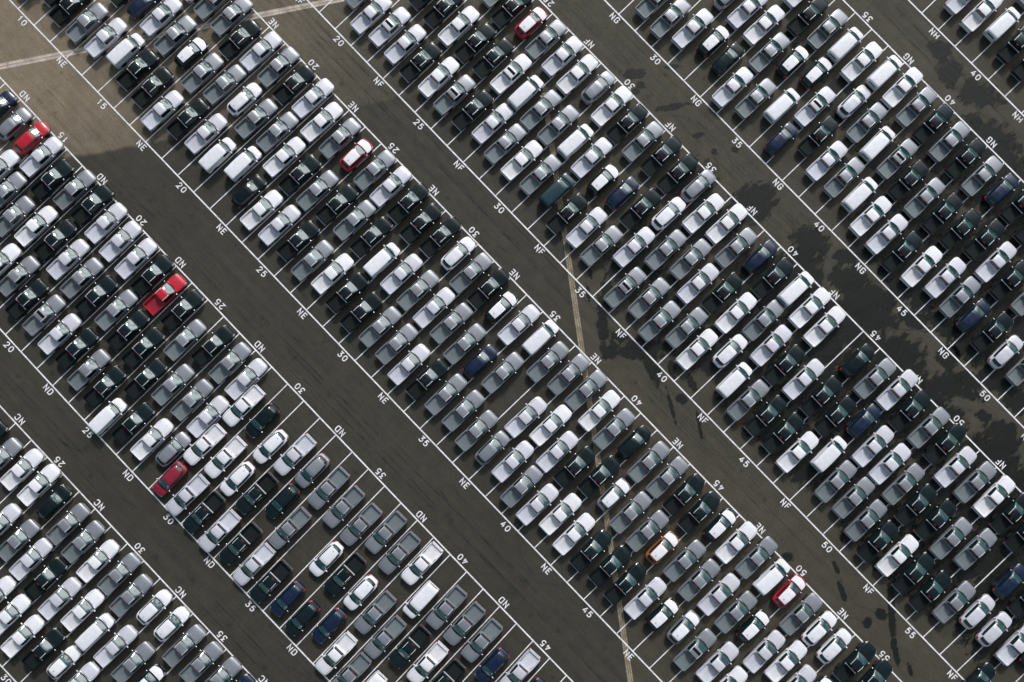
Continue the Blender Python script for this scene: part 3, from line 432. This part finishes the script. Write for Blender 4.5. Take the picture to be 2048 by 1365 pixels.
WET = [(77.59, 44.59, 1.11, 0.44, 1.07), (79.22, 44.33, 0.44, 0.33, 0.81), (79.24, 43.37, 0.39, 0.28, 0.81), (83.24, 45.09, 1.44, 0.28, 1.07), (82.03, 48.23, 0.17, 0.17, 0.81), (87.6, 44.99, 0.5, 0.22, 1.16), (90.24, 44.98, 0.28, 0.33, 0.81), (91.58, 46.78, 0.33, 0.28, 0.81), (80.04, 48.29, 0.77, 0.17, 0.98), (99.39, 71.21, 1.0, 0.77, 0.63), (101.97, 70.22, 1.11, 1.33, 0.09), (105.82, 70.72, 1.88, 1.22, 0.81), (108.44, 72.06, 0.44, 0.28, 0.81), (99.46, 71.93, 1.33, 0.28, 1.02), (86.4, 60.14, 0.83, 0.28, 0.98), (88.15, 59.83, 0.44, 0.39, 0.81), (91.17, 59.38, 1.88, 1.11, 0.81), (94.9, 60.41, 1.22, 0.77, 0.81), (97.76, 59.55, 2.54, 1.44, 0.81), (100.33, 58.97, 1.99, 1.33, 0.81), (102.3, 58.59, 2.32, 1.22, 0.63), (103.15, 57.36, 1.55, 1.0, 0.81), (105.32, 61.09, 1.77, 0.77, 0.81), (100.57, 54.36, 0.66, 0.66, 0.81), (110.81, 45.82, 1.88, 1.22, 0.81), (113.74, 45.66, 2.43, 1.33, 0.81), (116.28, 45.09, 1.66, 1.11, 0.81), (116.1, 43.71, 0.77, 0.88, 0.81), (118.96, 47.89, 1.44, 0.77, 0.45), (104.56, 45.75, 1.66, 1.11, 0.81), (108.64, 47.18, 1.0, 0.66, 0.81), (114.05, 37.97, 1.11, 0.66, 0.81), (124.32, 47.71, 1.11, 1.0, 0.81), (126.85, 45.97, 1.88, 1.0, 0.81), (127.96, 47.52, 1.11, 0.77, 0.81), (134.76, 45.87, 1.66, 1.22, 0.81), (131.68, 45.83, 0.66, 0.5, 0.81), (139.39, 44.35, 0.55, 0.44, 0.81), (127.13, 45.23, 2.77, 0.55, 0.63), (93.79, 24.8, 0.88, 0.77, 0.81), (94.65, 23.2, 0.39, 0.88, 0.98), (95.84, 22.2, 0.55, 0.88, 0.81), (90.25, 25.6, 0.17, 0.66, 0.98), (91.74, 23.86, 0.17, 0.77, 0.89), (97.62, 23.1, 0.77, 0.44, 0.81), (97.55, 20.78, 0.39, 0.77, 0.81), (100.41, 24.56, 2.1, 0.5, 0.81), (102.11, 23.37, 0.66, 1.0, 1.15), (107.08, 21.78, 0.17, 1.44, 0.98), (107.4, 23.15, 0.5, 0.44, 0.81), (106.9, 25.18, 0.39, 0.77, 0.98), (110.83, 22.51, 0.17, 1.22, 0.89), (103.68, 22.77, 0.22, 0.77, 0.98), (105.02, 28.56, 0.55, 0.44, 0.81), (127.82, 19.51, 0.5, 0.39, 0.81), (128.33, 18.63, 0.22, 0.39, 0.81), (132.2, 22.51, 0.22, 0.55, 1.15), (134.63, 21.12, 0.28, 0.77, 1.07), (138.84, 20.81, 0.39, 0.5, 0.28), (139.36, 22.52, 0.5, 0.5, 0.81), (139.85, 23.58, 0.33, 3.21, 0.77), (135.27, 26.02, 0.77, 0.55, -0.25), (143.11, 20.89, 0.28, 1.33, 0.89), (145.78, 20.55, 0.22, 0.55, 0.98), (130.55, 15.61, 0.28, 0.28, 0.81), (141.25, 15.05, 0.22, 0.33, 0.81), (88.21, 57.11, 0.55, 0.28, 0.81), (122.54, 41.24, 0.44, 0.33, 0.81), (110.59, 35.17, 0.66, 0.44, 0.81), (114.27, 49.42, 1.66, 1.0, 0.01), (117.76, 49.85, 1.88, 1.0, 0.01), (121.65, 49.89, 1.88, 1.0, 0.01), (125.53, 49.93, 1.88, 1.11, 0.01), (129.79, 49.59, 1.44, 1.11, 0.01), (132.88, 49.62, 1.44, 1.11, 0.01), (109.2, 48.97, 1.33, 0.77, 0.01), (139.49, 42.24, 0.77, 0.77, 0.81), (114.93, 30.92, 0.88, 0.66, 0.1), (107.01, 27.85, 0.66, 0.44, 0.1), (115.0, 26.22, 0.77, 0.55, 0.11), (96.69, 27.09, 0.88, 0.66, 0.1), (99.03, 27.13, 0.88, 0.66, 0.1), (100.12, 22.98, 2.21, 0.66, 0.81), (103.08, 23.19, 0.5, 1.33, 0.81), (98.16, 21.42, 0.44, 0.88, 0.81), (104.42, 24.59, 0.33, 1.0, 0.98), (93.19, 25.46, 0.55, 1.11, 0.81), (105.49, 29.27, 1.84, 2.88, -0.52), (105.98, 33.75, 1.51, 3.39, -0.04), (105.43, 39.41, 1.44, 2.89, 0.44), (105.87, 42.71, 1.36, 3.06, 0.11), (107.26, 30.47, 1.73, 3.01, 0.45), (108.71, 34.08, 2.02, 2.62, 0.52), (107.51, 41.62, 2.17, 2.61, 0.15), (110.62, 29.32, 1.62, 2.82, 0.1), (111.36, 39.94, 2.19, 2.94, -0.4), (113.61, 38.39, 2.05, 2.8, -0.26), (113.86, 43.49, 1.38, 3.12, -0.11), (115.47, 30.25, 2.09, 2.06, 0.14), (116.19, 33.94, 2.09, 3.37, 0.01), (115.22, 42.56, 1.33, 2.28, -0.11), (117.85, 28.51, 2.08, 2.44, 0.55), (118.41, 39.14, 1.88, 2.83, 0.07), (119.2, 42.34, 1.69, 3.01, -0.31), (121.76, 29.66, 1.79, 2.02, -0.1), (120.27, 34.63, 1.87, 2.08, 0.15), (121.36, 38.75, 1.94, 3.03, -0.57), (121.38, 43.44, 1.53, 2.64, 0.11), (123.37, 29.17, 1.63, 2.83, -0.24), (124.07, 33.23, 1.81, 3.03, -0.23), (124.16, 38.48, 1.47, 2.61, 0.24), (123.42, 41.93, 2.05, 2.61, 0.43), (125.93, 29.98, 2.1, 2.63, -0.33), (126.28, 33.63, 2.03, 3.17, -0.38), (126.77, 39.45, 2.03, 2.48, -0.44), (126.78, 41.79, 1.61, 2.58, -0.1), (129.45, 28.81, 1.3, 3.32, 0.46), (129.6, 40.14, 1.5, 3.04, 0.4), (128.94, 41.84, 1.61, 2.32, -0.52), (131.04, 30.38, 1.34, 3.27, 0.23), (133.19, 30.23, 1.45, 2.42, 0.2), (133.88, 35.44, 1.85, 2.48, -0.3), (134.56, 42.0, 1.48, 2.75, 0.38), (137.03, 30.67, 2.03, 3.15, -0.59), (137.2, 33.32, 1.54, 2.38, 0.03), (136.63, 39.8, 1.3, 2.08, -0.45), (136.02, 43.5, 2.07, 2.12, 0.0), (138.86, 29.31, 1.88, 2.82, -0.17), (138.94, 33.5, 1.8, 3.0, -0.14), (138.76, 38.84, 1.84, 3.1, -0.14), (139.51, 42.21, 1.64, 2.69, 0.24), (142.06, 29.58, 1.52, 2.75, 0.23), (141.69, 34.24, 2.09, 3.31, -0.15), (141.53, 42.29, 1.41, 3.14, 0.19), (144.67, 34.98, 1.81, 2.14, 0.11), (143.9, 39.82, 1.34, 2.13, -0.48), (146.17, 30.51, 1.41, 3.18, 0.21), (147.73, 34.62, 2.02, 2.05, 0.32), (147.41, 38.23, 1.97, 3.31, -0.53), (147.22, 43.18, 1.52, 2.25, -0.3), (149.93, 29.45, 1.63, 2.56, -0.18), (148.93, 34.44, 2.18, 2.58, 0.3), (149.97, 39.79, 1.91, 2.72, -0.02), (150.35, 41.56, 1.39, 3.05, 0.5), (108.04, 52.9, 1.47, 2.37, -0.36), (107.84, 57.12, 1.92, 3.33, -0.24), (108.01, 64.0, 1.83, 2.37, -0.34), (108.12, 66.34, 1.46, 2.5, -0.21), (110.17, 53.55, 1.73, 2.84, -0.04), (111.26, 57.9, 1.73, 3.01, 0.43), (111.14, 64.26, 1.72, 2.32, -0.32), (111.05, 67.73, 2.07, 2.34, -0.37), (112.84, 52.87, 2.07, 3.26, -0.29), (113.26, 63.71, 1.38, 2.13, 0.4), (113.16, 66.82, 1.91, 2.01, -0.2), (115.93, 51.68, 1.83, 3.34, -0.13), (115.37, 57.23, 1.9, 2.16, 0.46), (116.71, 66.33, 2.0, 3.06, -0.25), (118.81, 53.12, 1.54, 3.06, 0.55), (118.65, 56.85, 1.74, 2.49, 0.26), (118.72, 62.41, 1.88, 2.88, -0.39), (120.57, 53.42, 1.43, 2.46, 0.26), (121.29, 58.13, 1.71, 2.44, -0.39), (121.57, 63.79, 1.79, 3.04, -0.17), (121.06, 67.54, 1.34, 2.71, -0.3), (123.55, 51.99, 1.66, 2.76, 0.33), (124.37, 56.85, 1.54, 2.14, -0.46), (124.21, 62.42, 1.47, 2.58, 0.29), (124.26, 66.87, 1.43, 2.56, -0.37), (126.5, 51.67, 1.53, 3.09, -0.56), (127.05, 58.87, 1.64, 2.77, 0.1), (127.22, 63.63, 1.57, 3.2, -0.02), (126.84, 65.46, 1.99, 2.93, -0.01), (128.94, 51.66, 1.78, 2.05, 0.0), (128.95, 57.95, 2.16, 3.25, -0.44), (129.27, 62.11, 1.62, 2.33, -0.51), (129.79, 66.24, 2.08, 2.97, -0.44), (132.33, 58.31, 1.97, 2.48, 0.37), (134.63, 52.36, 1.4, 2.06, -0.51), (133.72, 57.79, 1.93, 2.75, -0.09), (133.99, 63.11, 1.98, 2.56, -0.38), (136.61, 52.09, 1.78, 2.84, -0.33), (136.41, 58.48, 1.43, 2.64, -0.37), (136.4, 62.97, 1.45, 2.04, -0.47), (136.94, 65.62, 1.32, 2.63, -0.11), (138.71, 52.16, 1.66, 2.04, 0.56), (138.84, 57.74, 1.45, 2.87, -0.18), (138.82, 63.75, 1.55, 3.1, -0.04), (141.64, 51.84, 2.03, 2.88, -0.19), (142.39, 58.93, 1.83, 2.01, -0.56), (141.63, 62.1, 1.35, 2.92, 0.48), (142.95, 66.63, 2.02, 3.28, 0.53), (144.33, 52.65, 2.15, 2.12, -0.25), (144.09, 57.54, 1.6, 2.95, 0.51), (145.15, 63.77, 2.05, 2.77, 0.51), (144.67, 66.04, 2.0, 2.67, -0.28), (92.77, 29.83, 1.94, 2.54, -0.02), (92.77, 33.17, 1.72, 3.06, 0.21), (92.03, 39.88, 1.88, 3.23, 0.45), (94.85, 38.03, 1.66, 3.34, -0.47), (96.95, 29.94, 1.52, 2.07, -0.42), (97.24, 43.41, 1.5, 2.79, -0.1), (102.3, 28.57, 2.04, 2.16, -0.57), (103.49, 38.07, 1.72, 2.31, 0.4)]
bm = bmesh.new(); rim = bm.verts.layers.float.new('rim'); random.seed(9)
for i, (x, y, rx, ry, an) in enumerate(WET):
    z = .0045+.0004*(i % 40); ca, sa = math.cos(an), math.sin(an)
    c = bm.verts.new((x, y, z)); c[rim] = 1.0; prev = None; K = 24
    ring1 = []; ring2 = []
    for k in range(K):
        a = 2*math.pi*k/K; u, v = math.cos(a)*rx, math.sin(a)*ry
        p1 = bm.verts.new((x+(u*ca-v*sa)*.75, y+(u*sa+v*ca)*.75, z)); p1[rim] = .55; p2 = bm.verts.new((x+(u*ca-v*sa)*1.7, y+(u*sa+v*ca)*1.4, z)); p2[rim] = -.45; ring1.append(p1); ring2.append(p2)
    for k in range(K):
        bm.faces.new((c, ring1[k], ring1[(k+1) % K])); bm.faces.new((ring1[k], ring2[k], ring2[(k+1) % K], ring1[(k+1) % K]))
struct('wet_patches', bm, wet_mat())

# rubber tracks along the aisles and swinging into the lanes
def track_mat():
    m, t, b = mat('tyre_rubber_marks'); tc = N(t, 'ShaderNodeTexCoord')
    n = N(t, 'ShaderNodeTexNoise'); n.inputs['Scale'].default_value = .35; n.inputs['Detail'].default_value = 6; n.inputs['Roughness'].default_value = .7; L(t, tc.outputs['Object'], n.inputs[0])
    r = N(t, 'ShaderNodeMapRange'); L(t, n.outputs[0], r.inputs[0]); r.inputs[1].default_value = .42; r.inputs[2].default_value = .68; r.inputs[4].default_value = .24; L(t, r.outputs[0], b.inputs['Alpha'])
    b.inputs['Base Color'].default_value = (.016, .017, .015, 1); b.inputs['Roughness'].default_value = .7
    return m
bm = bmesh.new(); random.seed(21); zt = .0215
def trail(pts, wd, z):
    prev = None
    for i, p in enumerate(pts):
        d = (pts[min(i+1, len(pts)-1)]-pts[max(i-1, 0)]).normalized(); n = Vector((-d.y, d.x, 0))*wd/2
        cur = (bm.verts.new((p.x-n.x, p.y-n.y, z)), bm.verts.new((p.x+n.x, p.y+n.y, z)))
        if prev: bm.faces.new((prev[0], cur[0], cur[1], prev[1]))
        prev = cur
def pair(f, n, z):
    for sd in (-.75, .75):
        pts = []
        for i in range(n+1):
            a = f(i/n); c = f(min(1, (i+.5)/n)); b = f(max(0, (i-.5)/n)); d = (c-b).normalized(); pts.append(a+Vector((-d.y, d.x, 0))*sd)
        trail(pts, .2, z)
k = 0
for lo, hi in (('NCu', 'NDl'), ('NDu', 'NEl'), ('NEu', 'NFl'), ('NFu', 'NGl'), ('NGu', 'NHl')):
    for q in range(4):                                     # long runs
        s = random.uniform(.25, .75); amp = random.uniform(.02, .08); ph = random.uniform(0, 6); j0 = random.uniform(5, 30); j1 = j0+random.uniform(20, 40)
        pair(lambda u: (lambda j: edge(lo, j).lerp(edge(hi, j), s+amp*math.sin(j*.15+ph)))(j0+(j1-j0)*u), 60, zt+.00002*k); k += 1
    for q in range(9):                                     # turns
        j = random.randint(14, 54); rr = random.uniform(4, 6.5); up = random.random() < .5; sg = random.choice((1, -1))
        base = edge(hi if up else lo, j); fw = Vector((0, -1 if up else 1, 0)); c = base+Vector((sg*rr, 0, 0))-fw*1.5
        pair(lambda u: c+Vector((-sg*math.cos(u*1.5)*rr, 0, 0))+fw*math.sin(u*1.5)*min(rr, 4.2), 16, zt+.00002*k); k += 1
struct('tyre_marks', bm, track_mat())

# painted lines and lettering
def paint_mat():
    m, t, b = mat('road_paint'); tc = N(t, 'ShaderNodeTexCoord')
    n = N(t, 'ShaderNodeTexNoise'); n.inputs['Scale'].default_value = 1.6; n.inputs['Detail'].default_value = 9; n.inputs['Roughness'].default_value = .75; L(t, tc.outputs['Object'], n.inputs[0])
    r = N(t, 'ShaderNodeMapRange'); L(t, n.outputs[0], r.inputs[0]); r.inputs[1].default_value = .3; r.inputs[2].default_value = .56; r.inputs[3].default_value = .52; r.inputs[4].default_value = 1.0
    v = N(t, 'ShaderNodeVectorMath', operation='SCALE'); v.inputs[0].default_value = (.86, .84, .87); L(t, r.outputs[0], v.inputs['Scale']); L(t, v.outputs[0], b.inputs['Base Color']); b.inputs['Roughness'].default_value = .7
    return m
PM = paint_mat()
BL = ('NC', 'ND', 'NE', 'NF', 'NG', 'NH'); RANGE = {'NC': (12, 46), 'ND': (4, 54), 'NE': (4, 62), 'NF': (12, 66), 'NG': (22, 66), 'NH': (26, 62)}
bm = bmesh.new()
def ribbon(p, q, wd, z):
    d = (q-p).normalized(); n = Vector((-d.y, d.x, 0))*wd/2
    bm.faces.new([bm.verts.new((v.x, v.y, z)) for v in (p-n, q-n, q+n, p+n)])
EW, LW = .155, .112
for b in BL:
    j0, j1 = RANGE[b]
    for e in 'lu':
        j = j0
        while j < j1: ribbon(edge(b+e, j-.5), edge(b+e, j+.5), EW, .026); j += 1
    for j in range(j0, j1):
        p, q = edge(b+'l', j+.5), edge(b+'u', j+.5); d = (q-p).normalized(); ribbon(p+d*EW/2, q-d*EW/2, LW, .024)
struct('lane_markings', bm, PM)
G = {  # stroke letters in a box .62 wide, 1 high
 'N': [[(0, 0), (0, 1), (.62, 0), (.62, 1)]], 'C': [[(.62, .74), (.62, .86), (.5, 1), (.12, 1), (0, .86), (0, .14), (.12, 0), (.5, 0), (.62, .14), (.62, .26)]],
 'D': [[(.0, -.0), (0, 1), (.42, 1), (.56, .92), (.62, .76), (.62, .24), (.56, .08), (.42, 0), (.0, 0)]], 'E': [[(.58, 1), (0, 1), (0, 0), (.58, 0)], [(.07, .5), (.50, .5)]],
 'F': [[(.58, 1), (0, 1), (0, 0)], [(.07, .5), (.50, .5)]], 'G': [[(.62, .74), (.62, .86), (.5, 1), (.12, 1), (0, .86), (0, .14), (.12, 0), (.5, 0), (.62, .14), (.62, .48), (.34, .48)]],
 'H': [[(0, 0), (0, 1)], [(.62, 0), (.62, 1)], [(.07, .5), (.55, .5)]],
 '0': [[(.31, 1), (.14, .95), (.02, .78), (0, .6), (0, .4), (.02, .22), (.14, .05), (.31, 0), (.48, .05), (.60, .22), (.62, .4), (.62, .6), (.60, .78), (.48, .95), (.31, 1)]],
 '1': [[(.12, .78), (.34, 1), (.34, 0)]], '2': [[(.02, .74), (.06, .90), (.2, 1), (.42, 1), (.56, .90), (.60, .74), (.55, .58), (.02, 0), (.62, 0)]],
 '3': [[(.04, 1), (.58, 1), (.28, .60), (.46, .57), (.58, .46), (.62, .30), (.56, .12), (.42, .01), (.22, 0), (.06, .08), (0, .22)]],
 '4': [[(.40, 1), (.0, .26), (.66, .26)], [(.46, .62), (.46, .32)], [(.46, .20), (.46, 0)]], '5': [[(.56, 1), (.10, 1), (.05, .55), (.22, .64), (.42, .62), (.57, .50), (.62, .32), (.56, .12), (.40, .01), (.20, 0), (.06, .08), (0, .2)]]}
def stroke(pts, o, ux, uy, s, wd, z):
    P = [o+ux*(x*s)+uy*(y*s) for x, y in pts]; n = len(P); closed = (P[0]-P[-1]).length < 1e-5; Lf, Rt = [], []
    for i in range(n):
        if closed: a = (P[i]-P[i-1 if i else n-2]).normalized(); c = (P[i+1 if i < n-1 else 1]-P[i]).normalized()
        else: a = (P[i]-P[i-1]).normalized() if i else (P[1]-P[0]).normalized(); c = (P[i+1]-P[i]).normalized() if i < n-1 else a
        na, nc = Vector((-a.y, a.x, 0)), Vector((-c.y, c.x, 0)); m_ = (na+nc)
        m_ = m_/max(m_.length_squared, .35)*2
        Lf.append(bm.verts.new((P[i]+m_*wd/2)+Vector((0, 0, z)))); Rt.append(bm.verts.new((P[i]-m_*wd/2)+Vector((0, 0, z))))
    for i in range(n-1): bm.faces.new((Rt[i], Rt[i+1], Lf[i+1], Lf[i]))
bm = bmesh.new(); HT, GAP, SW = .62, .30, .12
for b in BL:
    j0, j1 = RANGE[b]
    for e in 'lu':
        for k in range(j0, j1):
            if k % 5 == 0 and 10 <= k < 60: items = [(k, str(k)), (k+2.5, b)]
            else: continue
            for jj, txt in items:
                c = edge(b+e, jj); d = (edge(b+e, jj+.3)-edge(b+e, jj-.3)).normalized(); n = Vector((-d.y, d.x, 0))
                if e == 'l': ux, uy, mid = d, n, c-n*.60
                else: ux, uy, mid = -d, -n, c+n*.60
                wt = .62*HT*2+GAP
                for q, ch in enumerate(txt):
                    o = mid-ux*wt/2-uy*HT/2+ux*q*(.62*HT+GAP)
                    for st in G[ch]: stroke(st, o, ux, uy, HT, SW, .028)
struct('bay_lettering', bm, PM)
